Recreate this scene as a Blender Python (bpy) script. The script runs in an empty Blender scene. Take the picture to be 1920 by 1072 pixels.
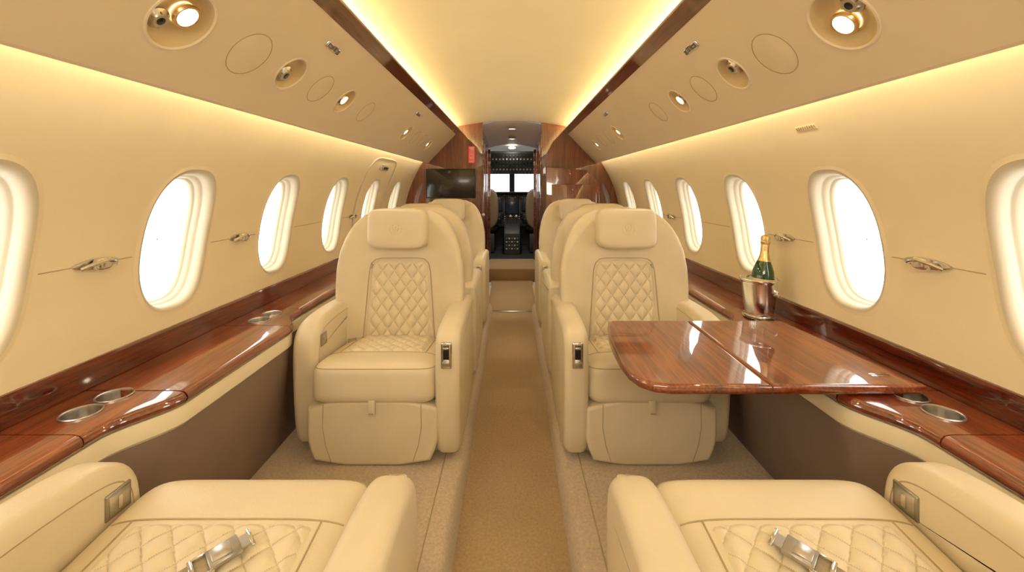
import bpy, bmesh, math, random
from math import sin, cos, pi, radians, sqrt
from mathutils import Vector, Matrix
random.seed(3)
H=1.14   # camera height; all "rel" z values are relative to it
scene=bpy.context.scene
COL=scene.collection
try:
    scene.view_settings.view_transform='Standard'
    scene.view_settings.look='None'
except Exception: pass

# ---------------------------------------------------------------- materials
def lin(c):
    c=c/255.0
    return c/12.92 if c<=0.04045 else ((c+0.055)/1.055)**2.4
def rgb(r,g,b): return (lin(r),lin(g),lin(b),1)
def mat(name,col,rough=.5,metal=0,coat=0,noise=None,bump=None,emit=None,estr=0,trans=0,spec=.5,sheen=0,bd=.003):
    m=bpy.data.materials.new(name); m.use_nodes=True
    nt=m.node_tree; b=nt.nodes['Principled BSDF']
    b.inputs['Base Color'].default_value=col
    b.inputs['Roughness'].default_value=rough
    b.inputs['Metallic'].default_value=metal
    b.inputs['Coat Weight'].default_value=coat
    b.inputs['Coat Roughness'].default_value=.04
    b.inputs['Specular IOR Level'].default_value=spec
    b.inputs['Transmission Weight'].default_value=trans
    b.inputs['Sheen Weight'].default_value=sheen
    if emit:
        b.inputs['Emission Color'].default_value=emit
        b.inputs['Emission Strength'].default_value=estr
    tc=nt.nodes.new('ShaderNodeTexCoord')
    if noise:
        sc,amt=noise
        n=nt.nodes.new('ShaderNodeTexNoise'); n.inputs['Scale'].default_value=sc; n.inputs['Detail'].default_value=5
        nt.links.new(tc.outputs['Object'],n.inputs['Vector'])
        r=nt.nodes.new('ShaderNodeValToRGB')
        r.color_ramp.elements[0].position=.3; r.color_ramp.elements[1].position=.7
        r.color_ramp.elements[0].color=tuple(max(0,c*(1-amt)) for c in col[:3])+(1,)
        r.color_ramp.elements[1].color=tuple(min(1,c*(1+amt)) for c in col[:3])+(1,)
        nt.links.new(n.outputs['Fac'],r.inputs['Fac']); nt.links.new(r.outputs['Color'],b.inputs['Base Color'])
    if bump:
        sc,st=bump
        n2=nt.nodes.new('ShaderNodeTexNoise'); n2.inputs['Scale'].default_value=sc; n2.inputs['Detail'].default_value=3
        nt.links.new(tc.outputs['Object'],n2.inputs['Vector'])
        bp=nt.nodes.new('ShaderNodeBump'); bp.inputs['Strength'].default_value=st; bp.inputs['Distance'].default_value=bd
        nt.links.new(n2.outputs['Fac'],bp.inputs['Height']); nt.links.new(bp.outputs['Normal'],b.inputs['Normal'])
    return m
def wood(name,dark,mid,light,scale=(17,.9,17),rough=.28,coat=1.0,ior=2.1,cr=.012):
    m=bpy.data.materials.new(name); m.use_nodes=True
    nt=m.node_tree; b=nt.nodes['Principled BSDF']
    tc=nt.nodes.new('ShaderNodeTexCoord'); mp=nt.nodes.new('ShaderNodeMapping')
    mp.inputs['Scale'].default_value=scale
    nt.links.new(tc.outputs['Object'],mp.inputs['Vector'])
    n=nt.nodes.new('ShaderNodeTexNoise'); n.inputs['Scale'].default_value=1.3; n.inputs['Detail'].default_value=8
    n.inputs['Distortion'].default_value=.35; n.inputs['Roughness'].default_value=.62
    nt.links.new(mp.outputs['Vector'],n.inputs['Vector'])
    n2=nt.nodes.new('ShaderNodeTexNoise'); n2.inputs['Scale'].default_value=9; n2.inputs['Detail'].default_value=4
    nt.links.new(mp.outputs['Vector'],n2.inputs['Vector'])
    mx=nt.nodes.new('ShaderNodeMath'); mx.operation='MULTIPLY_ADD'; mx.inputs[1].default_value=.42
    nt.links.new(n2.outputs['Fac'],mx.inputs[0])
    ml=nt.nodes.new('ShaderNodeMath'); ml.operation='MULTIPLY'; ml.inputs[1].default_value=.58
    nt.links.new(n.outputs['Fac'],ml.inputs[0]); nt.links.new(ml.outputs[0],mx.inputs[2])
    r=nt.nodes.new('ShaderNodeValToRGB'); e=r.color_ramp.elements
    e[0].position=.33; e[0].color=dark; e[1].position=.67; e[1].color=light
    k=r.color_ramp.elements.new(.5); k.color=mid
    nt.links.new(mx.outputs[0],r.inputs['Fac']); nt.links.new(r.outputs['Color'],b.inputs['Base Color'])
    n3=nt.nodes.new('ShaderNodeTexNoise'); n3.inputs['Scale'].default_value=5; n3.inputs['Detail'].default_value=1
    nt.links.new(tc.outputs['Object'],n3.inputs['Vector'])
    bp=nt.nodes.new('ShaderNodeBump'); bp.inputs['Strength'].default_value=.35; bp.inputs['Distance'].default_value=.005
    nt.links.new(n3.outputs['Fac'],bp.inputs['Height']); nt.links.new(bp.outputs['Normal'],b.inputs['Coat Normal'])
    b.inputs['Roughness'].default_value=rough; b.inputs['Coat Weight'].default_value=coat; b.inputs['Coat Roughness'].default_value=cr
    b.inputs['Coat IOR'].default_value=ior; b.inputs['Specular IOR Level'].default_value=.2
    return m
LEATHER=mat('cream_leather',rgb(226,211,178),.40,noise=(7,.04),bump=(180,.16))
LEATHER2=mat('cream_quilt_leather',rgb(230,215,182),.45,noise=(7,.04),bump=(420,.2))
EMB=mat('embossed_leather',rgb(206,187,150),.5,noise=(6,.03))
CREST=mat('embossed_crest_leather',rgb(216,199,164),.5,noise=(6,.03))
SEAM=mat('stitch_seam',rgb(178,156,118),.7,noise=(40,.05))
WALLM=mat('cream_wall_covering',rgb(240,225,188),.6,noise=(4,.02),bump=(120,.08))
PSUM=mat('beige_overhead_panel',rgb(224,208,178),.55,noise=(5,.02),bump=(200,.05))
BOWLM=mat('recess_bowl_satin',rgb(198,176,132),.35,noise=(5,.03))
CEILM=mat('cream_ceiling',rgb(248,234,196),.5,noise=(3,.02))
BEZ=mat('window_bezel_plastic',rgb(206,196,172),.45,noise=(5,.02))
WOOD=wood('mahogany_gloss',rgb(70,22,8),rgb(122,50,20),rgb(160,82,38))
WOODD=wood('mahogany_dark_gloss',rgb(52,15,6),rgb(88,30,12),rgb(118,48,22),cr=.05)
WOODV=wood('mahogany_vertical',rgb(68,24,9),rgb(108,44,18),rgb(142,70,32),scale=(14,14,.8))
BROWN=mat('brown_lower_panel',rgb(134,113,98),.6,noise=(8,.05),bump=(150,.1))
CARPET=mat('beige_carpet',rgb(216,194,163),.95,noise=(110,.14),bump=(380,.9),sheen=.25,bd=.005)
CARPET2=mat('golden_aisle_carpet',rgb(186,156,110),.95,noise=(110,.15),bump=(380,.9),sheen=.25,bd=.005)
CHROME=mat('polished_chrome',(.74,.73,.70,1),.12,1,noise=(3,.03))
SILVER=mat('polished_silver',(.90,.90,.88,1),.14,1,noise=(3,.02))
STEEL=mat('brushed_steel',(.56,.54,.50,1),.28,1,noise=(30,.1))
BUCK=mat('satin_buckle_metal',(.42,.41,.38,1),.3,1,noise=(30,.05))
GOLDB=mat('satin_brass',(.80,.60,.32,1),.3,1,noise=(10,.05))
BLACK=mat('black_plastic',rgb(24,24,26),.35,noise=(10,.1))
SCREEN=mat('black_screen_glass',rgb(30,26,22),.2,coat=.3,noise=(2,.1))
GREYP=mat('grey_cockpit_panel',rgb(112,116,116),.5,noise=(10,.08))
DGREY=mat('dark_grey_cockpit',rgb(54,57,58),.5,noise=(10,.08))
WHITEP=mat('white_plastic',rgb(214,206,190),.5,noise=(6,.02))
TANL=mat('tan_pilot_leather',rgb(122,104,80),.5,noise=(6,.05))
RED=mat('red_sign_letter',rgb(205,30,20),.5,emit=rgb(215,36,22),estr=.7,noise=(6,.02))
GREENG=mat('green_bottle_glass',rgb(18,66,24),.06,coat=1,noise=(5,.1))
GOLDF=mat('gold_foil',(.80,.62,.28,1),.32,1,noise=(40,.2),bump=(60,.5))
PAPER=mat('pale_gold_label',rgb(222,200,140),.6,noise=(20,.05))
STRAP=mat('grey_beige_webbing',rgb(166,150,122),.7,noise=(60,.1),bump=(300,.5))
def emis(name,col,s):
    return mat(name,col,.5,emit=col,estr=s,noise=None)
PANE=emis('daylit_window_pane',(1,.985,.95,1),4.2)
LED=emis('warm_led_strip',(1,.86,.60,1),34)
LED2=emis('warm_led_strip_ceiling',(1,.84,.50,1),80)
LAMPM=emis('warm_lamp_lens',(1,.88,.64,1),14)
LAMPW=emis('white_lamp_lens',(1,.93,.8,1),8)
SKYP=emis('bright_windshield',(.95,.97,1,1),2.4)
DISP=mat('cockpit_display',rgb(26,30,34),.15,emit=rgb(40,48,56),estr=.3,noise=(14,.5))

# ---------------------------------------------------------------- geometry helpers
class MB:
    def __init__(s): s.v=[];s.f=[];s.m=[];s.mats=[]
    def add(s,g,mt,xf=None):
        V,F=g; o=len(s.v)
        if mt not in s.mats: s.mats.append(mt)
        mi=s.mats.index(mt)
        for p in V:
            p=Vector(p)
            if xf is not None: p=xf@p
            s.v.append(p)
        for f in F: s.f.append([i+o for i in f]); s.m.append(mi)
        return s
    def build(s,name,parent=None,loc=(0,0,0),mx=1,off=(0,0,0),ang=40,recalc=True):
        me=bpy.data.meshes.new(name)
        o=Vector(off)
        me.from_pydata([((p.x-o.x)*mx,p.y-o.y,p.z-o.z) for p in s.v],[],s.f)
        for mt in s.mats: me.materials.append(mt)
        for i,p in enumerate(me.polygons): p.material_index=s.m[i]; p.use_smooth=True
        me.update()
        if recalc:
            bm=bmesh.new(); bm.from_mesh(me); bmesh.ops.recalc_face_normals(bm,faces=bm.faces); bm.to_mesh(me); bm.free()
        try: me.set_sharp_from_angle(angle=radians(ang))
        except Exception: pass
        for p in me.polygons:
            if len(p.vertices)>10: p.use_smooth=False
        ob=bpy.data.objects.new(name,me); COL.objects.link(ob)
        ob.location=loc
        if parent: ob.parent=parent
        return ob
def tag(ob,label,cat,group=None,kind=None):
    ob['label']=label; ob['category']=cat
    if group: ob['group']=group
    if kind: ob['kind']=kind
    return ob
def struct(ob): ob['kind']='structure'; return ob
def empty(name,loc=(0,0,0),rotz=0):
    e=bpy.data.objects.new(name,None); COL.objects.link(e); e.location=loc; e.rotation_euler=(0,0,rotz)
    e.empty_display_size=.1; return e
def loft(rings,cap=True,closed=True):
    V=[];F=[];n=len(rings[0])
    for r in rings: V+= [tuple(p) for p in r]
    for k in range(len(rings)-1):
        for i in range(n if closed else n-1):
            j=(i+1)%n
            F.append([k*n+i,k*n+j,(k+1)*n+j,(k+1)*n+i])
    if cap and closed:
        F.append(list(range(n))[::-1]); F.append([(len(rings)-1)*n+i for i in range(n)])
    return V,F
def box(cx,cy,cz,sx,sy,sz,bev=0,seg=2):
    bm=bmesh.new(); bmesh.ops.create_cube(bm,size=1)
    for v in bm.verts: v.co=Vector((v.co.x*sx+cx,v.co.y*sy+cy,v.co.z*sz+cz))
    if bev>0: bmesh.ops.bevel(bm,geom=list(bm.edges),offset=bev,segments=seg,profile=.5,affect='EDGES',clamp_overlap=True)
    bm.verts.index_update()
    g=([v.co.copy() for v in bm.verts],[[v.index for v in f.verts] for f in bm.faces]); bm.free(); return g
def lathe(prof,n=32,cap=True):
    return loft([[(r*cos(2*pi*i/n),r*sin(2*pi*i/n),z) for i in range(n)] for r,z in prof],cap)
def chaikin(P,n=2):
    for _ in range(n):
        Q=[]
        for i in range(len(P)):
            a=P[i];b=P[(i+1)%len(P)]
            Q.append((a[0]*.75+b[0]*.25,a[1]*.75+b[1]*.25)); Q.append((a[0]*.25+b[0]*.75,a[1]*.25+b[1]*.75))
        P=Q
    return P
def inset(P,d):
    A=sum(P[i][0]*P[(i+1)%len(P)][1]-P[(i+1)%len(P)][0]*P[i][1] for i in range(len(P)))
    s=1 if A>0 else -1; R=[]
    n=len(P)
    for i in range(n):
        a=Vector(P[i-1]);b=Vector(P[i]);c=Vector(P[(i+1)%n])
        e1=(b-a); e2=(c-b)
        if e1.length<1e-9 or e2.length<1e-9: R.append(P[i]); continue
        e1.normalize(); e2.normalize()
        nn=Vector((-(e1.y+e2.y),(e1.x+e2.x)))*s
        if nn.length<1e-6: R.append(P[i]); continue
        nn.normalize(); k=max(.5,nn.dot(Vector((-e1.y,e1.x))*s))
        q=b+nn*d/k; R.append((q.x,q.y))
    return R
def prism(P,axis,a0,a1,r=.01,K=4):
    def mk(Q,a):
        if axis=='x': return [(a,p[0],p[1]) for p in Q]
        if axis=='y': return [(p[0],a,p[1]) for p in Q]
        return [(p[0],p[1],a) for p in Q]
    rings=[]
    if r<=0: return loft([mk(P,a0),mk(P,a1)])
    for k in range(K+1):
        t=k/K*pi/2; rings.append(mk(inset(P,r*(1-sin(t))),a0+r*(1-cos(t))))
    for k in range(K,-1,-1):
        t=k/K*pi/2; rings.append(mk(inset(P,r*(1-sin(t))),a1-r*(1-cos(t))))
    return loft(rings)
def tube(P,r,n=6,closed=False):
    P=[Vector(p) for p in P]; rings=[]; m=len(P)
    for i in range(m):
        if closed: t=P[(i+1)%m]-P[i-1]
        else: t=P[min(i+1,m-1)]-P[max(i-1,0)]
        if t.length<1e-9: t=Vector((0,0,1))
        t.normalize()
        up=Vector((0,0,1)) if abs(t.z)<.9 else Vector((1,0,0))
        a=t.cross(up).normalized(); b=t.cross(a)
        rings.append([P[i]+a*r*cos(2*pi*k/n)+b*r*sin(2*pi*k/n) for k in range(n)])
    if closed: rings.append(rings[0])
    return loft(rings,not closed)
def sbox(a,b,c,n=7,m=3,N=20):
    V=[];F=[];idx={}
    def pt(x,y,z):
        key=(round(x,5),round(y,5),round(z,5))
        if key in idx: return idx[key]
        X,Y,Z=x,y,z
        f=(abs(X)**n+abs(Y)**n)**(m/n)+abs(Z)**m
        r=f**(-1/m); V.append((X*r*a,Y*r*b,Z*r*c)); idx[key]=len(V)-1; return idx[key]
    g=[-1+2*i/N for i in range(N+1)]
    g=[math.copysign(abs(t)**.7,t) for t in g]
    for ax in range(3):
        for sg in (-1,1):
            for i in range(N):
                for j in range(N):
                    q=[]
                    for (p,r) in ((i,j),(i+1,j),(i+1,j+1),(i,j+1)):
                        co=[0,0,0]; co[ax]=sg; co[(ax+1)%3]=g[p]; co[(ax+2)%3]=g[r]; q.append(pt(*co))
                    F.append(q)
    return V,F
def grid(nu,nv,fn):
    V=[fn(i/nu,j/nv) for j in range(nv+1) for i in range(nu+1)]
    F=[[j*(nu+1)+i,j*(nu+1)+i+1,(j+1)*(nu+1)+i+1,(j+1)*(nu+1)+i] for j in range(nv) for i in range(nu)]
    return V,F
def quilt(a,b,pa,pb):
    u=a/pa; v=b/pb
    return abs(sin(pi*(u+v))*sin(pi*(u-v)))**.45
def quilt_mesh(nu,nv,fn,ab,pa,pb):
    V,F=grid(nu,nv,fn); F1=[];F2=[]
    for k,f in enumerate(F):
        i=k%nu; j=k//nu
        a,b=ab((i+.5)/nu,(j+.5)/nv)
        u=a/pa; v=b/pb
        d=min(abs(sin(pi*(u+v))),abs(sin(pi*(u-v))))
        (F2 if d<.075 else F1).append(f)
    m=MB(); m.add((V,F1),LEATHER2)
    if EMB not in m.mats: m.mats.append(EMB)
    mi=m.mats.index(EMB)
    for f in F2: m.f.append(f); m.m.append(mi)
    return m
def cut(ob,cutters):
    for g in cutters:
        c=MB().add(g,BLACK).build('tmp')
        md=ob.modifiers.new('b','BOOLEAN'); md.operation='DIFFERENCE'; md.object=c; md.solver='EXACT'
        dg=bpy.context.evaluated_depsgraph_get(); dg.update()
        me=bpy.data.meshes.new_from_object(ob.evaluated_get(dg))
        ob.modifiers.remove(md)
        old=ob.data; nm=old.name; ob.data=me; bpy.data.meshes.remove(old); me.name=nm
        cm=c.data; bpy.data.objects.remove(c); bpy.data.meshes.remove(cm)
    ob.data.set_sharp_from_angle(angle=radians(28))
    for p in ob.data.polygons:
        if len(p.vertices)>10: p.use_smooth=False
def sm(a,b,x):
    t=max(0,min(1,(x-a)/(b-a))); return t*t*(3-2*t)

# ---------------------------------------------------------------- cabin shell
YB=-1.25; YE=4.6
def WX(z):     # sidewall x at rel height z
    c=z+.35
    return 1.16-(.53 if c>0 else .1)*c*c
WY=[-1.0+.0,-.40,.24,.865,1.46,2.08,2.73,3.40,4.08]
ZT,ZB=.42,-.50; ZC=-.18; WA=.150; WB=.242
def oval(th,a,b,n=2.7):
    c,s=cos(th),sin(th)
    return (math.copysign(abs(c)**(2/n),c)*a,math.copysign(abs(s)**(2/n),s)*b)
bounds=[YB]+[(WY[i]+WY[i+1])/2 for i in range(len(WY)-1)]+[YE]
for s,side in ((-1,'left'),(1,'right')):
    mb=MB()
    for k,yc in enumerate(WY):
        y0,y1=bounds[k],bounds[k+1]
        N=80; ths=[2*pi*i/N for i in range(N)]
        for cy,cz in ((y0,ZB),(y1,ZB),(y1,ZT),(y0,ZT)):
            t=math.atan2(cz-ZC,cy-yc)%(2*pi)
            j=min(range(N),key=lambda i:abs(ths[i]-t)); ths[j]=t
        rings=[]
        for q in range(9):
            f=q/8; ring=[]
            for th in ths:
                ox,oz=oval(th,WA,WB)
                dx,dz=cos(th),sin(th)
                cand=[]
                if dx>1e-9: cand.append((y1-yc)/dx)
                if dx<-1e-9: cand.append((y0-yc)/dx)
                if dz>1e-9: cand.append((ZT-ZC)/dz)
                if dz<-1e-9: cand.append((ZB-ZC)/dz)
                t=min(cand); rx,rz=dx*t,dz*t
                y=yc+ox*(1-f)+rx*f; z=ZC+oz*(1-f)+rz*f
                ring.append((s*WX(z),y,z+H))
            rings.append(ring)
        mb.add(loft(rings,False),WALLM)
    for k in range(len(WY)-1):
        a=WY[k]+WA+.02; b=WY[k+1]-WA-.02
        mb.add(tube([(s*(WX(-.212)-.0005),a+(b-a)*i/6,-.212+H) for i in range(7)],.0014,5),SEAM)
    struct(mb.build('wall_'+side))
# windows
wn=1
prof=[(0,-.0016),(.003,-.0026),(.009,-.002),(.016,.004),(.020,.016),(.022,.029),(.023,.034),(.027,.037),(.030,.052),(.031,.056),(.035,.058),(.037,.072)]
for s in (-1,1):
    for yc in WY:
        mb=MB(); N=72; rings=[]
        for sh,d in [(-.010,.0),(-.005,-.0008)]+prof:
            ring=[]
            for i in range(N):
                ox,oz=oval(2*pi*i/N,WA-sh,WB-sh)
                ring.append((s*(WX(ZC+oz)+d),yc+ox,ZC+oz+H))
            rings.append(ring)
        mb.add(loft(rings[:4],False),WALLM); mb.add(loft(rings[3:],False),BEZ)
        ob=struct(mb.build('window_%d'%wn,recalc=True,ang=60))
        p=MB(); rings=[]
        for f in (1,.8,.6,.4,.2,.02):
            ring=[]
            for i in range(N):
                ox,oz=oval(2*pi*i/N,(WA-.036)*f,(WB-.036)*f)
                ring.append((s*(WX(ZC+oz)+.070),yc+ox,ZC+oz+H))
            rings.append(ring)
        p.add(loft(rings,False),PANE)
        po=p.build('window_pane',parent=ob)
        wn+=1

# ceiling
def CZ(x): return .712-.19*x*x
V=grid(30,2,lambda u,v:((u*2-1)*.74,YB+(YE-YB)*v,CZ((u*2-1)*.74)+H))
struct(MB().add(V,CEILM).build('ceiling'))
# overhead panels
P0=(.90,.258); P1=(.60,.575)
dx,dz=P1[0]-P0[0],P1[1]-P0[1]; L=sqrt(dx*dx+dz*dz); dx/=L;dz/=L
nx,nz=-dz,dx  # (-.727,-.688)
if nz>0: nx,nz=-nx,-nz
def PS(t,o=0):
    return (P0[0]+dx*L*t+nx*o, P0[1]+dz*L*t+nz*o)
tn=1
fix=[(1.005,'duo',.082,.415),(1.26,'blank',.074,.42),(1.49,'vent',.068,.43),(1.72,'blank',.066,.43),(1.97,'lamp',.066,.43),(2.25,'blank',.064,.43),
     (3.12,'lamp',.068,.43),(3.40,'blank',.064,.43),(3.66,'blank',.064,.43),(3.95,'lamp',.060,.40),(.35,'vent',.058,.43),(-.3,'lamp',.056,.43)]
for s,side in ((-1,'left'),(1,'right')):
    a=PS(0);b=PS(1);c=PS(1,-.018);d=PS(0,-.018)
    lip=[(P0[0]+.0,P0[1]),(P0[0]+.012,P0[1]-.004),(P0[0]+.018,P0[1]+.004)]
    pts=[b,a,lip[1],lip[2],(d[0]+.004,d[1]+.004),c]
    r0=[(s*p[0],YB,p[1]+H) for p in pts]; r1=[(s*p[0],YE,p[1]+H) for p in pts]
    ob=MB().add(loft([r0,r1]),PSUM).build('ceiling_panel_'+side,ang=30)
    ob.name='ceiling.00%d'%(1 if s<0 else 2); struct(ob)
    cuts=[]
    for (yy,kd,r,t) in fix:
        x,z=PS(t)
        zax=Vector((s*nx,0,nz)); xax=Vector((0,1,0)); yax=zax.cross(xax)
        M=Matrix(((xax.x,yax.x,zax.x,s*x),(xax.y,yax.y,zax.y,yy),(xax.z,yax.z,zax.z,z+H),(0,0,0,1)))
        if kd!='blank':
            V,F=lathe([(r-.003,-.05),(r-.003,.03)],40)
            cuts.append(([M@Vector(p) for p in V],F))
        if kd=='blank':
            mb=MB()
            mb.add(lathe([(r+.0012,.0),(r+.0012,.0010),(r-.0012,.0010),(r-.0012,.0)],44,False),SEAM)
            mb.add(lathe([(r-.002,.0004),(r-.004,.0010),(.001,.0011)],44),PSUM)
            o=mb.build('overhead_cover'); o.matrix_world=M
            tag(o,'flush round beige cover on the overhead panel','cover',group='round covers on the overhead panels')
            continue
        root=empty({'duo':'reading_light','vent':'air_vent','lamp':'reading_light'}[kd]); root.matrix_world=M
        mb=MB().add(lathe([(r+.004,.0),(r+.003,.003),(r-.001,.0035),(r-.005,.0)],44,False),PSUM)
        mb.add(lathe([(r-.005,.0),(r-.010,-.008),(r-.020,-.018),(r*.5,-.024),(.001,-.025)],44,False),BOWLM)
        mb.build('bowl',parent=root)
        def lamp(cx,cy,rr):
            T=Matrix.Translation((cx,cy,-.022))
            MB().add(lathe([(rr,0),(rr+.005,.012),(rr+.002,.018),(rr-.003,.017),(rr-.005,.006)],28,False),GOLDB,T).build('lamp_housing',parent=root)
            MB().add(lathe([(rr-.003,.010),(rr*.5,.013),(.001,.014)],28,False),LAMPM,T).build('lamp_lens',parent=root)
        def noz(cx,cy,rr):
            T=Matrix.Translation((cx,cy,-.024))
            g=MB().add(lathe([(rr*1.3,0),(rr*1.35,.010),(rr,.016),(rr*.85,.022),(rr*.5,.022),(rr*.45,.014)],24),STEEL,T)
            g.add(lathe([(rr*.45,.015),(.001,.015)],24,False),BLACK,T)
            for q in range(6): 
                g.add(box(rr*.95*cos(q*pi/3),rr*.95*sin(q*pi/3),.015,.004,.004,.012,.001),STEEL,T)
            g.build('nozzle',parent=root)
        if kd=='duo':
            lamp(.010,.012,.028); noz(-.040,-.024,.020)
            tag(root,'round overhead fitting with lit brass reading lamp and vent','light',group='overhead reading lights')
        elif kd=='lamp':
            lamp(.0,.0,.025); noz(-.034,-.014,.010)
            tag(root,'small lit brass reading lamp recessed in overhead panel','light',group='overhead reading lights')
        else:
            noz(-.008,-.016,.024)
            tag(root,'round adjustable air vent recessed in overhead panel','air vent',group='overhead air vents')
        if kd!='vent':
            L_=bpy.data.lights.new('reading_lamp_beam','SPOT'); L_.energy=5; L_.color=(1,.90,.72); L_.spot_size=radians(95); L_.spot_blend=.9; L_.shadow_soft_size=.02
            lo=bpy.data.objects.new('lamp_beam',L_); COL.objects.link(lo); lo.parent=root; lo.location=(0,0,.003); lo.rotation_euler=(pi,0,0)
    cut(ob,cuts)
    for yy,t in ((1.57,.80),(3.0,.80)):
        x,z=PS(t,.002); zax=Vector((s*nx,0,nz)); xax=Vector((0,1,0)); yax=zax.cross(xax)
        M=Matrix(((xax.x,yax.x,zax.x,s*x),(xax.y,yax.y,zax.y,yy),(xax.z,yax.z,zax.z,z+H),(0,0,0,1)))
        mb=MB().add(box(0,0,0,.11,.024,.006,.002),CHROME).add(box(-.026,0,.0032,.044,.016,.002),STEEL).add(box(.026,0,.0032,.044,.016,.002),STEEL)
        mb.add(tube([(.026+.005*cos(q*pi/5),.005*sin(q*pi/5),.0045) for q in range(10)],.0008,4,True),WHITEP)
        mb.add(box(-.026,0,.0045,.012,.003,.001),WHITEP)
        o=mb.build('passenger_sign'); o.matrix_world=M
        tag(o,'small chrome passenger sign plate on the overhead panel','sign',group='overhead passenger signs')
    pts=[(.607,.566),(.600,.570),(.548,.588),(.545,.600),(.552,.606),(.600,.592),(.612,.580)]
    pts=chaikin(pts,1)
    o=MB().add(loft([[(s*p[0],YB,p[1]+H) for p in pts],[(s*p[0],YE,p[1]+H) for p in pts]]),WOODD).build('trim_%d'%tn); tn+=1; struct(o)
    o=MB().add(box(s*.668,(YB+YE)/2,.592+H,.022,YE-YB-.1,.006,.001),LED2).build('led_strip')
    tag(o,'warm glowing light strip in the ceiling cove','light strip',group='cove light strips')
    o=MB().add(box(s*.880,(YB+YE)/2,.315+H,.012,YE-YB-.1,.014,.001),LED).build('led_strip')
    tag(o,'warm glowing light strip above the side wall','light strip',group='cove light strips')
    MBc=MB().add(grid(1,1,lambda u,v:(s*(.605+.13*u),YB+(YE-YB)*v,.584+H)),CEILM)
    MBc.add(grid(1,1,lambda u,v:(s*.732,YB+(YE-YB)*v,.584+.04*u+H)),CEILM)
    MBc.add(grid(1,1,lambda u,v:(s*(.66+.24*u),YB+(YE-YB)*v,.52-.10*u+H)),CEILM)
    o=MBc.build('trim_%d'%tn); tn+=1; struct(o)

# ledge
def FX(y):
    v=.95-.075*sm(.985,1.16,y)+.075*sm(1.69,1.86,y)
    v-=.075*sm(2.75,2.9,y)-.075*sm(3.3,3.45,y)
    v-=0.075*(1-sm(-.6,-.4,y))
    return v
segs=[(YB,.945,[]),(.948,1.149,[(1.045,1.035),(1.045,1.122)]),(1.154,1.690,[]),(1.693,1.93,[(1.04,1.755),(1.04,1.845)]),(1.933,3.1,[]),(3.103,4.37,[])]
for s in (-1,1):
    for (a,b,cups) in segs:
        n=max(2,int((b-a)/.02)); rings=[]
        for i in range(n+1):
            y=a+(b-a)*i/n; f=FX(y)
            pts=[(1.148,-.55),(f+.034,-.55),(f+.022,-.5505),(f+.010,-.553),(f+.003,-.560),(f,-.569),(f+.003,-.578),(f+.010,-.585),(f+.02,-.588),(1.148,-.588)]
            rings.append([(s*p[0],y,p[1]+H) for p in pts])
        o=MB().add(loft(rings),WOOD).build('side_ledge',ang=50)
        tag(o,'glossy mahogany side ledge with curved front edge' if not cups else 'glossy mahogany side ledge section with two cup holders','side ledge',group='mahogany side ledges')
        cs=[]
        for (cx,cy) in cups:
            V,F=lathe([(.0355,-.1),(.0355,.1)],40); cs.append(([Vector(p)+Vector((s*cx,cy,-.55+H)) for p in V],F))
        if cs: cut(o,cs)
        for (cx,cy) in cups:
            c=MB().add(lathe([(.0410,0),(.0410,.003),(.039,.0045),(.036,.003),(.035,-.002),(.0335,-.044),(.031,-.048),(.001,-.0485)],40,False),STEEL).build('cup_holder',parent=o,loc=(s*cx,cy,-.55+H))
            c['label']='round brushed steel cup holder'
    pts=[(1.152,-.60),(1.149,-.48),(1.152,-.474),(1.175,-.470),(1.18,-.60)]
    o=MB().add(loft([[(s*p[0],YB,p[1]+H) for p in pts],[(s*p[0],YE,p[1]+H) for p in pts]]),WOODD).build('trim_%d'%tn,ang=20); tn+=1; struct(o)
    n=290; mb=MB(); r1=[];r2=[]
    for i in range(n+1):
        y=YB+(YE-YB)*i/n; f=FX(y)
        r1.append([(s*p[0],y,p[1]+H) for p in ((f+.03,-.5885),(f+.012,-.590),(f+.006,-.60),(f+.006,-.634),(f+.014,-.642))])
        r2.append([(s*p[0],y,p[1]+H) for p in ((f+.014,-.640),(f+.018,-.70),(.5*(f+.018)+.475,-.88),(.95,-1.065))])
    mb.add(loft(r1,False,False),WALLM); mb.add(loft(r2,False,False),BROWN)
    o=mb.build('wall_'+('left' if s<0 else 'right')+'_lower'); struct(o)

# floor
fl=MB().add(box(0,(YB+5.2)/2,-.02,.5,5.2-YB,.04),CARPET2)
struct(fl.build('floor'))
for k,s in enumerate((-1,1)):
    pts=[(.178,0),(.183,.03),(.192,.066),(.205,.078),(.215,.08),(.98,.08),(.98,-.03),(.178,-.03)]
    mb=MB().add(loft([[(s*p[0],YB,p[1]) for p in pts],[(s*p[0],3.9,p[1]) for p in pts]]),CARPET)
    mb.add(box(s*.6,(3.9+YE)/2,.025,.76,YE-3.9,.11),CARPET)
    mb.add(tube([(s*.262,YB,.0805),(s*.262,1.2,.0805),(s*.262,3.9,.0805)],.0022,5),SEAM)
    o=mb.build('floor.00%d'%(k+1)); struct(o)
t=MB().add(box(0,3.9,.003,.36,.03,.008,.002),STEEL).build('trim_%d'%tn); tn+=1; struct(t)
struct(MB().add(box(0,YB-.02,.75,2.5,.04,1.7),WALLM).build('wall_back'))

# bulkhead
half=[(.316,-1.14),(.316,.76),(.55,.72),(.72,.66),(.95,.40),(1.08,.2),(1.18,-.1),(1.20,-.6),(1.0,-1.14)]
bw=[]
for s,nm in ((-1,'wall_front'),(1,'wall_front.001')):
    mb=MB().add(prism([(s*p[0],p[1]+H) for p in half],'y',YE,YE+.05,0),WOODV)
    mb.add(box(s*.308,YE+.01,.78,.016,.09,1.75,.005),WOODD)
    bw.append(struct(mb.build(nm)))
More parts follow.
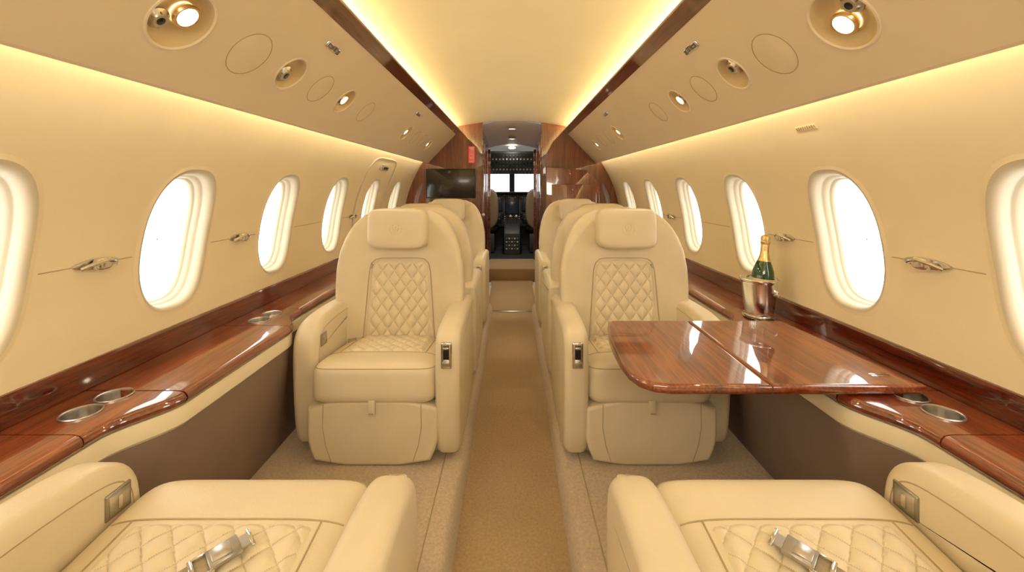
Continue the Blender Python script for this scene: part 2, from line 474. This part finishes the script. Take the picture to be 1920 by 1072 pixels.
# vestibule
for s,nm in ((-1,'wall_vestibule'),(1,'wall_vestibule.001')):
    mb=MB().add(box(s*.335,5.26,.8,.04,1.24,1.9),WOODV)
    mb.add(box(s*.306,5.86,.8,.02,.05,1.7,.004),WOODD)
    mb.add(box(s*.306,5.2,.8,.012,.03,1.7,.004),WOODD)
    struct(mb.build(nm))
def vc(u,v):
    x=(u*2-1)*.33; y=4.62+1.3*v
    return (x,y,H+.72-.13*v-.5*x*x)
struct(MB().add(grid(12,4,vc),WHITEP).build('ceiling.003'))
struct(MB().add(box(0,5.55,.06,.66,.72,.17,.02),CARPET2).build('floor.003'))
def slight(parent,e,col,ang=150):
    L_=bpy.data.lights.new('lamp_glow','SPOT'); L_.energy=e; L_.color=col; L_.shadow_soft_size=.04; L_.spot_size=radians(ang); L_.spot_blend=.6
    lo=bpy.data.objects.new('lamp_glow',L_); COL.objects.link(lo); lo.parent=parent; lo.location=(0,0,-.03)
for y,z in ((4.95,.675),(5.5,.62)):
    mb=MB().add(lathe([(.05,.01),(.055,-.004),(.045,-.008),(.04,-.002)],28),CHROME)
    o=mb.build('ceiling_lamp',loc=(0,y,z+H)); tag(o,'small round lit ceiling lamp with chrome ring','light',group='vestibule ceiling lamps')
    MB().add(lathe([(.04,-.003),(.001,-.005)],28),LAMPW).build('lamp_lens',parent=o)
    slight(o,14,(1,.9,.72))
o=MB().add(lathe([(.05,.01),(.05,-.006),(.04,-.012),(.001,-.014)],28),LAMPW).build('dome_lamp',loc=(0,6.08,H+.555))
tag(o,'small round dome lamp on the cockpit ceiling','light')
slight(o,14,(1,.92,.80),165)
o=MB().add(lathe([(.018,0),(.018,.004),(.008,.008),(.008,.02),(.014,.026),(.014,.034),(.001,.037)],20),CHROME).build('door_knob',parent=bw[0],loc=(-.305,4.565,-.30+H))
o.rotation_euler=(radians(90),0,0)
# tv
tv=empty('wall_screen',(-.655,YE-.001,.035+H))
MB().add(box(0,-.018,0,.53,.034,.315,.006),BLACK).build('frame',parent=tv)
MB().add(box(0,-.0365,0,.505,.003,.29,.001),SCREEN).build('display',parent=tv)
tag(tv,'flat black screen mounted on the mahogany bulkhead','television')
# exit sign
ex=empty('exit_sign',(-.435,YE-.001,.345+H))
MB().add(box(0,-.008,0,.066,.014,.180,.003),RED).build('housing',parent=ex)
MB().add(box(0,-.0155,0,.050,.002,.164,.001),WHITEP).build('sign_face',parent=ex)
cu=bpy.data.curves.new('exit_letters','FONT'); cu.body='EXIT'; cu.size=.058; cu.align_x='CENTER'; cu.align_y='CENTER'; cu.extrude=.001; cu.space_character=1.15; cu.offset=.0012
to=bpy.data.objects.new('tmp',cu); COL.objects.link(to)
dg=bpy.context.evaluated_depsgraph_get(); dg.update()
me=bpy.data.meshes.new_from_object(to.evaluated_get(dg)); bpy.data.objects.remove(to)
me.materials.clear(); me.materials.append(RED)
lt=bpy.data.objects.new('lettering',me); COL.objects.link(lt); lt.parent=ex; lt.location=(0,-.018,0); lt.rotation_euler=(radians(90),radians(-90),0)
tag(ex,'small vertical sign reading EXIT in red letters','exit sign')
# right cabinet
cb=empty('wardrobe_cabinet',(.75,4.5,.085))
MB().add(prism([(-.40,0),(.16,0),(.17,.42),(.15,1.10),(.02,1.225),(-.40,1.26)],'y',-.10,.095,.008),WOODV).build('body',parent=cb)
MB().add(box(-.11,-.106,.58,.46,.012,1.0,.005),WOODV).build('door',parent=cb)
tag(cb,'glossy mahogany cabinet against the bulkhead','cabinet')
# emergency exit outline on left wall
mb=MB()
P=[(3.08+0.66*(.5+.5*math.copysign(abs(cos(t))**.35,cos(t))), -.125+.345*math.copysign(abs(sin(t))**.35,sin(t))) for t in [2*pi*i/64 for i in range(64)]]
mb.add(tube([(-(WX(z)-.001),y,z+H) for y,z in P],.006,6,True),BEZ)
dr=struct(mb.build('door_1'))
hp=MB().add(box(0,0,0,.012,.20,.05,.005),WHITEP).add(box(.008,0,0,.008,.13,.022,.003),STEEL).build('release_handle',parent=dr,loc=(-WX(.15)+.01,3.41,.15+H))
hp.rotation_euler=(0,radians(28),0)
# small placard on right wall
pl=MB().add(box(0,0,0,.002,.10,.018,.0005),WALLM)
for q in range(9): pl.add(box(-.0015,-.042+q*.0105,0,.001,.006,.009+.003*(q%2)),SEAM)
o=pl.build('wall_placard',loc=(WX(.20)-.002,1.45,.20+H)); o.rotation_euler=(0,radians(-30),0)
tag(o,'tiny engraved placard on the cream side wall','placard')
# wall latches
for s in (-1,1):
    for y in (1.18,1.80,3.06):
        e=empty('wall_latch',(s*(WX(-.212)-.0),y,-.212+H))
        P=[(-.072,.0),(-.052,.010),(-.02,.015),(.02,.015),(.052,.010),(.072,0),(.052,-.010),(.02,-.015),(-.02,-.015),(-.052,-.010)]
        MB().add(prism(chaikin(P,1),'x',-.008,.004,.003,3),STEEL).build('back_plate',parent=e)
        M=Matrix.Translation((-s*.018,0,0))
        MB().add(sbox(.012,.024,.018,3,3,8),CHROME,M).build('knob',parent=e)
        MB().add(tube([(-s*.01,-.052,-.008),(-s*.022,-.03,.002),(-s*.028,0,.009),(-s*.022,.03,.002),(-s*.01,.052,-.008)],.0055,8),CHROME).build('lever',parent=e)
        tag(e,'polished chrome latch on the side wall between windows','latch',group='chrome wall latches')

# ---------------------------------------------------------------- seats
def backw(z):
    T=[(.24,.276),(.30,.282),(.40,.291),(.50,.299),(.58,.303),(.68,.298),(.76,.283),(.82,.263),(.87,.237),(.905,.208),(.93,.172),(.945,.130)]
    for i in range(len(T)-1):
        if z<=T[i+1][0]:
            t=(z-T[i][0])/(T[i+1][0]-T[i][0]); return T[i][1]*(1-t)+T[i+1][1]*t
    return T[-1][1]
def backd(z): return .070*(1-.80*max(0,(z-.80)/.145)**2.6) if z>.80 else .070
def backc(z): return .450+.05*(z-.35)
NB=4.6
def wing(q,z): return .052*q**3*min(1,(1.0-z)/.25)
def fronty(x,z):
    w=backw(z);d=backd(z)
    q=min(1,abs(x)/w)
    return backc(z)-d*(1-q**NB)**(1/NB)-wing(q,z)
CA,CBB,CC=.242,.25,.088
CN,CM=10,5
QA,QB=.056,.062
def make_seat(mx):
    root=empty('cabin_seat')
    P=[(-.260,.30),(.260,.30),(.266,.2),(.262,.05),(.252,.0),(-.252,.0),(-.262,.05),(-.266,.2)]
    mb=MB().add(prism(P,'y',.07,.52,.02),LEATHER)
    mb.add(box(0,.3,.015,.40,.46,.03,.006),DGREY)
    mb.build('base_shell',root,mx=mx)
    # leg rest
    P=chaikin([(-.244,.250),(.244,.250),(.250,.13),(.244,.075),(.212,.002),(-.212,.002),(-.244,.075),(-.250,.13)],1)
    mb=MB().add(prism(P,'y',-.014,.095,.012),LEATHER)
    for q in (-1,1):
        mb.add(tube([(q*.185,-.0145,.236),(q*.187,-.0148,.15),(q*.175,-.0148,.08),(q*.155,-.0145,.020)],.0013,5),SEAM)
    lr=mb.build('leg_rest',root,mx=mx)
    MB().add(box(.0,-.020,.226,.026,.010,.055,.004),LEATHER).add(box(0,-.0255,.206,.018,.002,.004),SEAM).build('pull_tab',lr,mx=mx)
    # cushion
    R=Matrix.Translation((0,.228,.284))@Matrix.Rotation(radians(-6),4,'X')
    mb=MB().add(sbox(CA,CBB,CC,CN,CM,28),LEATHER,R)
    def top(x,y): 
        Pp=(abs(x/CA)**CN+abs(y/CBB)**CN)
        return CC*max(0,1-Pp**(CM/CN))**(1/CM)
    sx=[(-.232+.464*i/30) for i in range(31)]
    mb.add(tube([(x,-.118,top(x,-.118)+.0003) for x in sx if abs(x)<.22],.0018,5),SEAM,R)
    for q in (-1,1): mb.add(tube([(q*.176,-.118+.3*i/14,top(.176,-.118+.3*i/14)+.0003) for i in range(15)],.0018,5),SEAM,R)
    loop=[]
    for i in range(90):
        t=2*pi*i/90; x=CA*math.copysign(abs(cos(t))**(2/CN),cos(t)); y=CBB*math.copysign(abs(sin(t))**(2/CN),sin(t))
        k=(1-(.058/CC)**CM)**(1/CM)+.0015
        loop.append((x*k,y*k,.058))
    mb.add(tube(loop,.0016,5,True),SEAM,R)
    cu=mb.build('seat_cushion',root,mx=mx)
    def qf(u,v):
        x=(u*2-1)*.170; y=-.113+.32*v
        e=min(1,min(u,1-u)*18)*min(1,min(v,1-v)*18)
        return R@Vector((x,y,top(x,y)-.003+e*(.004+.009*quilt(x,y,QA,QB))))
    quilt_mesh(150,140,qf,lambda u,v:((u*2-1)*.170,-.113+.32*v),QA,QB).build('quilted_panel',cu,mx=mx,ang=80)
    # backrest with hinge origin
    hg=(0,.46,.32)
    rings=[];n=64
    zs=[.24+.705*i/34 for i in range(35)]
    for z in zs:
        w=backw(z);d=backd(z);c=backc(z);ring=[]
        for i in range(n):
            t=2*pi*i/n; x=w*math.copysign(abs(cos(t))**(2/NB),cos(t)); y=d*math.copysign(abs(sin(t))**(2/NB),sin(t))
            ring.append((x,c+y-wing(abs(x)/w,z),z))
        rings.append(ring)
    mb=MB().add(loft(rings),LEATHER)
    bk=mb.build('backrest',root,loc=(hg[0],hg[1],hg[2]),mx=mx,off=hg)
    def hw(v): 
        b=.157-.027*v
        if v>.84: b*=.80+.20*sqrt(max(0,1-((v-.84)/.16)**2))
        return b
    z0,z1=.345,.712
    def qb(u,v):
        x=(u*2-1)*hw(v); z=z0+(z1-z0)*v
        e=min(1,min(u,1-u)*14)*min(1,min(v,1-v)*18)
        return (x,fronty(x,z)+.003-e*(.002+.011*quilt(x,z,.056,.078)),z)
    quilt_mesh(120,150,qb,lambda u,v:((u*2-1)*hw(v),z0+(z1-z0)*v),.056,.078).build('quilted_panel',bk,mx=mx,off=hg,ang=80)
    pts=[(hw(v)+.004,z0+(z1-z0)*v) for v in [i/20 for i in range(21)]]
    pts=[(x,fronty(x,z)-.001,z) for x,z in pts]
    pts2=[(-x,y,z) for x,y,z in pts][::-1]
    topl=[(hw(1)*(1-2*i/10),fronty(0,z1)-.001,z1+.004) for i in range(1,10)]
    full=pts+topl+pts2
    pm=MB().add(tube(full,.0045,8),LEATHER)
    pm.add(tube([(x*1.05,y-.001,z+(.006 if abs(z-z1)<.02 else 0)) for x,y,z in full],.0013,5),SEAM)
    pm.build('piping',bk,mx=mx,off=hg)
    R2=Matrix.Translation((0,.366,.866))@Matrix.Rotation(radians(-4),4,'X')
    mb=MB().add(sbox(.136,.054,.093,6,5.5,20),LEATHER,R2)
    def hc(t,r,k=1): return (r*cos(t),-.0538,r*sin(t)*k)
    mb.add(tube([hc(2*pi*i/28,.028) for i in range(28)],.0010,5,True),CREST,R2)
    sh=[(-.016,.018),(0,.022),(.016,.018),(.017,0),(.010,-.015),(0,-.022),(-.010,-.015),(-.017,0)]
    mb.add(tube([(x*.9,-.0538,z*.9) for x,z in sh],.0011,5,True),CREST,R2)
    for q in (-1,1):
        mb.add(tube([(q*(.004+.0075*t/10*cos(t*.55)),-.0538,.004+.012*t/10*sin(t*.55)) for t in range(14)],.0010,5),CREST,R2)
    mb.add(tube([(-.008,-.0538,-.006),(0,-.0538,-.012),(.008,-.0538,-.006)],.0010,5),CREST,R2)
    mb.build('headrest',bk,mx=mx,off=hg)
    # arms: aisle arm at +x , outer arm at -x (before mirroring)
    KZ=.962
    A=[(-.005,.08),(-.018,.20),(-.024,.34),(-.024,.44),(-.012,.495),(.02,.528),(.09,.542),(.30,.547),(.54,.538),(.57,.52),(.57,.08),(.54,.01),(.03,.01)]
    A=chaikin([(y,z*KZ) for y,z in A],2)
    mb=MB().add(prism(A,'x',.236,.330,.030,7),LEATHER)
    mb.add(tube([(.330-.0042,p[0],p[1]) for p in inset(A,.018)],.0015,5,True),SEAM)
    am=mb.build('armrest',root,mx=mx)
    lv=MB().add(box(.283,-.024,.425,.042,.014,.100,.006,3),CHROME)
    lv.add(box(.283,-.032,.438,.022,.006,.050,.002),BLACK).add(box(.283,-.036,.396,.026,.012,.020,.003),STEEL).add(box(.283,-.037,.456,.022,.010,.008,.002),CHROME)
    lv.build('recline_lever',am,mx=mx)
    A2=[(.065,.08),(.050,.20),(.042,.33),(.042,.42),(.052,.480),(.085,.522),(.15,.543),(.30,.549),(.54,.536),(.57,.52),(.57,.08),(.54,.01),(.10,.01)]
    A2=chaikin([(y,z*KZ) for y,z in A2],2)
    mb=MB().add(prism(A2,'x',-.340,-.240,.030,7),LEATHER)
    mb.add(tube([(-.2405,p[0],p[1]) for p in inset(A2,.032)],.0015,5,True),SEAM)
    a2=mb.build('armrest',root,mx=mx)
    cp=MB().add(box(-.239,.112,.440,.006,.054,.050,.003,3),BUCK)
    cp.add(box(-.2365,.112,.440,.003,.042,.038,.001),STEEL)
    cp.add(box(-.235,.112,.440,.005,.010,.026,.002),CHROME)
    cp.build('control_plate',a2,mx=mx)
    return root
def copy_tree(o,parent):
    c=o.copy(); COL.objects.link(c)
    if parent: c.parent=parent
    for ch in list(o.children): copy_tree(ch,c)
    return c
SP=make_seat(1); SM=make_seat(-1)
SX=.53; BZ=.08
SP.location=(-SX,1.63,BZ); SM.location=(SX,1.63,BZ)
lab='cream leather cabin seat with diamond-quilted back and armrests'
seats={}
seats['BL']=SP; seats['BR']=SM
def place(src,x,y,rot):
    c=copy_tree(src,None); c.location=(x,y,BZ); c.rotation_euler=(0,0,rot); return c
seats['AL']=place(SM,-SX,.90,pi); seats['AR']=place(SP,SX,.90,pi)
seats['CL']=place(SM,-SX,2.90,pi); seats['CR']=place(SP,SX,2.90,pi)
seats['DL']=place(SP,-SX,3.20,0); seats['DR']=place(SM,SX,3.20,0)
for k,o in seats.items():
    tag(o,{'A':'reclined cream leather cabin seat with loose lap belt','B':lab+' facing aft','C':'cream leather cabin seat facing the cockpit','D':'cream leather cabin seat near the bulkhead'}[k[0]],'seat',group='cream leather cabin seats')
    if k[0]=='A':
        for ch in o.children:
            if ch.name.startswith('backrest'): ch.rotation_euler=(radians(-42),0,0)
            if ch.name.startswith('seat_cushion'): ch.location=(0,-.014,.058)
            if ch.name.startswith('armrest'):
                if any(g.name.startswith('recline') for g in ch.children): ch.scale=(1,1,.92)
                else: ch.location=(0,-.045,.008)
def belt_near(root,mx):
    mb=MB(); rings=[]
    pts=[Vector((mx*.080,.40,.416)),Vector((mx*.045,.31,.428)),Vector((mx*.0,.245,.440)),Vector((mx*-.040,.205,.446))]
    for i,p in enumerate(pts):
        t=(pts[min(i+1,3)]-pts[max(i-1,0)]).normalized(); sd=t.cross(Vector((0,0,1))).normalized()*.024; up=Vector((0,0,.0015))
        rings.append([p-sd-up,p+sd-up,p+sd+up,p-sd+up])
    st=MB().add(loft(rings),STRAP).build('seat_belt',root,ang=20)
    t=(pts[3]-pts[2]).normalized(); sd=t.cross(Vector((0,0,1))).normalized(); up=sd.cross(t)
    if up.z<0: up=-up; sd=-sd
    M=Matrix(((t.x,sd.x,up.x,pts[3].x),(t.y,sd.y,up.y,pts[3].y),(t.z,sd.z,up.z,pts[3].z+.003),(0,0,0,1)))
    b=MB().add(box(-.026,0,.002,.007,.050,.005,.0012),CHROME).add(box(.018,0,.003,.046,.044,.007,.0015),BUCK)
    b.add(box(.014,0,.0075,.028,.030,.004,.001),STEEL).add(box(.046,.0,.002,.018,.030,.003,.0006,1),BUCK).add(box(.057,0,.002,.006,.046,.004,.0012),CHROME)
    b.add(box(-.012,.0230,.002,.026,.004,.005,.0012),CHROME).add(box(-.012,-.0230,.002,.026,.004,.005,.0012),CHROME)
    b.build('belt_buckle',st,ang=25).matrix_local=M
belt_near(seats['AL'],1); belt_near(seats['AR'],-1)
for k in ('BL','BR','DL','DR'):
    r=seats[k]
    for q in (-1,1):
        M=Matrix.Translation((q*.195,.325,.356))@Matrix.Rotation(q*-.5,4,'Z')@Matrix.Rotation(.3,4,'X')
        st=MB().add(box(0,0,0,.05,.03,.008,.003),STRAP,M).build('seat_belt',r)
        MB().add(box(-q*.028,-.004,.004,.034,.026,.008,.003),CHROME,M).build('belt_buckle',st)

# ---------------------------------------------------------------- table
tb=empty('folding_table',(.9,1.39,-.535+H)); 
out=[(.392,1.664),(.372,1.652),(.352,1.58),(.336,1.48),(.326,1.38),(.322,1.27),(.328,1.20),(.345,1.155),(.375,1.128),(.42,1.118)]
def leaf(P,nm):
    P=[(x-.9,y-1.39) for x,y in P]
    V,F=prism(P,'z',-.012,.015,.010,5)
    mb=MB().add((V,F),WOOD); o=mb.build(nm,tb,ang=25)
    for p in o.data.polygons:
        if abs(p.normal.z)>.999: p.use_smooth=False
    return o
l1=out+[(.683,1.118),(.683,1.664)]
leaf(l1,'table_leaf'); leaf([(.6845,1.118),(1.090,1.118),(1.05,1.664),(.6845,1.664)],'table_leaf')
MB().add(box(.115,-.215,.0155,.05,.006,.002,.0005),CHROME).add(box(.115,-.205,.0155,.05,.006,.002,.0005),CHROME).build('hinge',tb)
tag(tb,'glossy mahogany fold-out table resting on the side ledge','table')

# ---------------------------------------------------------------- champagne bucket and bottle
bx,by,bz=1.043,1.80,-.55+H+.006
bk=empty('ice_bucket',(bx,by,bz))
MB().add(lathe([(.001,.001),(.050,.001),(.052,.004),(.054,.02),(.060,.07),(.068,.140),(.072,.150),(.0745,.153),(.0745,.158),(.071,.160),(.068,.156),(.064,.13),(.050,.02),(.001,.015)],44,False),SILVER).build('bucket_body',bk)
for q in (-1,1):
    an=radians(-52) if q>0 else radians(100)
    MR=Matrix.Rotation(an,4,'Z')
    mb=MB().add(lathe([(.007,0),(.007,.003),(.004,.006),(.006,.009),(.001,.011)],16),SILVER,MR@Matrix.Translation((.0645,0,.112))@Matrix.Rotation(pi/2,4,'Y'))
    mb.add(tube([(.071,.010*sin(t),.102+.010*cos(t)) for t in [2*pi*i/20 for i in range(20)]],.0016,6,True),SILVER,MR)
    mb.build('bucket_handle',bk)
tag(bk,'polished silver ice bucket with side rings on the ledge','ice bucket')
pl=MB().add(lathe([(.001,0),(.056,0),(.062,.003),(.063,.005),(.060,.0055),(.054,.0025),(.001,.0025)],44,False),CHROME).build('coaster',loc=(bx,by,-.55+H+.001))
tag(pl,'thin round silver coaster under the ice bucket','coaster')
bo=empty('champagne_bottle',(bx+.006,by,bz+.03)); bo.rotation_euler=(0,radians(4),0)
MB().add(lathe([(.001,0),(.036,0),(.042,.005),(.043,.02),(.043,.135),(.040,.160),(.030,.190),(.020,.215),(.0165,.235),(.0155,.25)],36,False),GREENG).build('bottle_body',bo)
MB().add(lathe([(.0260,.202),(.0205,.216),(.018,.228),(.0165,.245),(.0160,.272),(.0185,.275),(.0185,.284),(.0165,.286),(.0175,.295),(.017,.305),(.010,.312),(.001,.313)],32,False),GOLDF).build('foil',bo)
MB().add(lathe([(.0436,.060),(.0436,.128),(.0432,.130)],36,False),PAPER).build('label',bo)
tag(bo,'green champagne bottle with gold foil standing in the bucket','champagne bottle')

# ---------------------------------------------------------------- cockpit
def many(parent,name,geo,spots):
    first={}
    for (p,mt,rx) in spots:
        if mt not in first:
            o=MB().add(geo,mt).build(name,parent); first[mt]=o
        else:
            o=first[mt].copy(); COL.objects.link(o)
        o.location=p; o.rotation_euler=(rx,0,0)
ip=empty('instrument_panel',(0,7.0,H))
MB().add(box(0,.05,-.38,1.5,.08,.56,.02),DGREY).build('panel',ip)
MB().add(prism([(-.12,-.085),(-.14,-.105),(-.10,-.125),(.25,-.11),(.25,-.08)],'x',-.7,.7,.008),BLACK).build('glareshield',ip)
def scr(x,z,w,h):
    s=MB().add(box(x,.004,z,w+.03,.02,h+.03,.005),BLACK).build('display_frame',ip)
    MB().add(box(x,-.008,z,w,.003,h,.001),DISP).build('display',s)
scr(0,-.31,.19,.26); scr(-.27,-.28,.20,.22); scr(.27,-.28,.20,.22); scr(-.27,-.52,.16,.12); scr(.27,-.52,.16,.12)
sp=[]
for i in range(20):
    for j in range(2): sp.append(((-.342+i*.036,0,-.143-j*.025),GREYP if (i+j)%3 else WHITEP,0))
for i in range(7):
    for j in range(4): sp.append(((-.12+i*.040,0,-.49-j*.035),GREYP if (i*j)%3 else WHITEP,0))
many(ip,'button',box(0,0,0,.018,.014,.014,.002),sp)
tag(ip,'dark cockpit instrument panel with screens and buttons','instrument panel')
op=empty('overhead_switch_panel',(0,6.5,H+.36))
M=Matrix.Rotation(radians(-28),4,'X')
MB().add(box(0,0,0,.85,.62,.04,.01),GREYP,M).build('panel',op)
sp=[]
for i in range(14):
    for j in range(6): sp.append((M@Vector((-.338+i*.052,-.25+j*.10,-.028)),(DGREY,WHITEP,BLACK)[(i*3+j)%3],radians(-28)))
many(op,'switch',box(0,0,0,.020,.026,.018,.003),sp)
tag(op,'overhead cockpit switch panel full of grey switches','switch panel')
pd=empty('throttle_pedestal',(0,6.62,.15))
MB().add(prism([(-.35,0),(-.35,.30),(-.28,.38),(.30,.47),(.36,.47),(.36,0)],'x',-.12,.12,.015),DGREY).build('body',pd)
for q in range(4):
    x=-.066+q*.044
    MB().add(tube([(x,0,.42),(x,-.04,.53)],.006,8),CHROME).add(box(x,-.045,.54,.03,.025,.035,.006),WHITEP if q%2 else BLACK).build('throttle_lever',pd)
many(pd,'button',box(0,0,0,.022,.02,.02,.003),[((-.08+i*.04,-.355,.08+j*.05),GREYP if (i+j)%2 else WHITEP,0) for i in range(5) for j in range(4)])
tag(pd,'grey centre pedestal with throttle levers in the cockpit','throttle pedestal')
for s in (-1,1):
    ps=empty('pilot_seat',(s*.43,6.45,.145))
    MB().add(prism(chaikin([(-.22,.35),(.22,.35),(.23,.8),(.16,.98),(-.16,.98),(-.23,.8)],2),'y',-.10,.02,.03),TANL).build('backrest',ps)
    MB().add(sbox(.23,.24,.07,5,3,10),BLACK,Matrix.Translation((0,.2,.36))).build('seat_cushion',ps)
    MB().add(box(0,.1,.15,.34,.34,.28,.02),DGREY).build('base',ps)
    MB().add(box(-s*.235,.12,.50,.045,.30,.05,.015),BLACK).build('armrest',ps)
    tag(ps,'tan pilot seat with black cushion in the cockpit','pilot seat',group='pilot seats')
    yk=empty('control_yoke',(s*.27,6.78,.62))
    MB().add(tube([(0,.2,-.05),(0,0,0)],.015,10),BLACK).build('column',yk)
    MB().add(tube([(-.12,-.02,.09),(-.13,-.02,.02),(-.09,0,-.02),(0,0,-.01),(.09,0,-.02),(.13,-.02,.02),(.12,-.02,.09)],.014,8),BLACK).build('handle',yk)
    tag(yk,'black cockpit control yoke','control yoke',group='control yokes')
struct(MB().add(box(0,6.65,.125,2.2,1.5,.04),DGREY).build('floor.004'))
mb=MB()
for s in (-1,1):
    mb.add(box(s*.95,6.65,1.0,.06,1.5,1.9),GREYP); mb.add(box(s*.68,5.93,1.0,.66,.04,1.9),GREYP)
struct(mb.build('wall_cockpit'))
struct(MB().add(grid(12,6,lambda u,v:((u*2-1)*.95,5.9+1.5*v,H+.62-.18*v-.2*(u*2-1)**2)),WHITEP).build('ceiling.004'))
mb=MB().add(box(0,7.36,H-.6,2.0,.04,.9),DGREY)
mb.add(box(0,7.30,H+.06,.09,.06,.5,.015),DGREY).add(box(0,7.30,H+.30,2,.05,.14,.015),DGREY)
for s in (-1,1): mb.add(box(s*.62,7.30,H+.06,.07,.06,.5,.015),DGREY)
struct(mb.build('wall_cockpit_front'))
struct(MB().add(box(0,7.38,H+.06,1.9,.01,.46),SKYP).build('window_%d'%wn))

# ---------------------------------------------------------------- world & camera
L_=bpy.data.lights.new('aft_fill_light','AREA'); L_.shape='RECTANGLE'; L_.size=1.1; L_.size_y=.5; L_.energy=14; L_.color=(1,.93,.80)  # added fill light behind the camera, brightens the seats; no cabin fitting
lo=bpy.data.objects.new('aft_fill_light',L_); COL.objects.link(lo); lo.location=(0,-.85,H+.50); lo.rotation_euler=(radians(62),0,0)
tag(lo,'added soft warm fill light behind the camera','light')
w=bpy.data.worlds.new('World'); scene.world=w; w.use_nodes=True
w.node_tree.nodes['Background'].inputs['Color'].default_value=(1,.95,.86,1)
w.node_tree.nodes['Background'].inputs['Strength'].default_value=.25
cam=bpy.data.cameras.new('Camera'); co=bpy.data.objects.new('Camera',cam); COL.objects.link(co)
co.location=(0,0,H); co.rotation_euler=(radians(90),0,0)
cam.sensor_width=36; cam.lens=15.0; cam.shift_y=-186/1920; cam.clip_start=.02
scene.camera=co
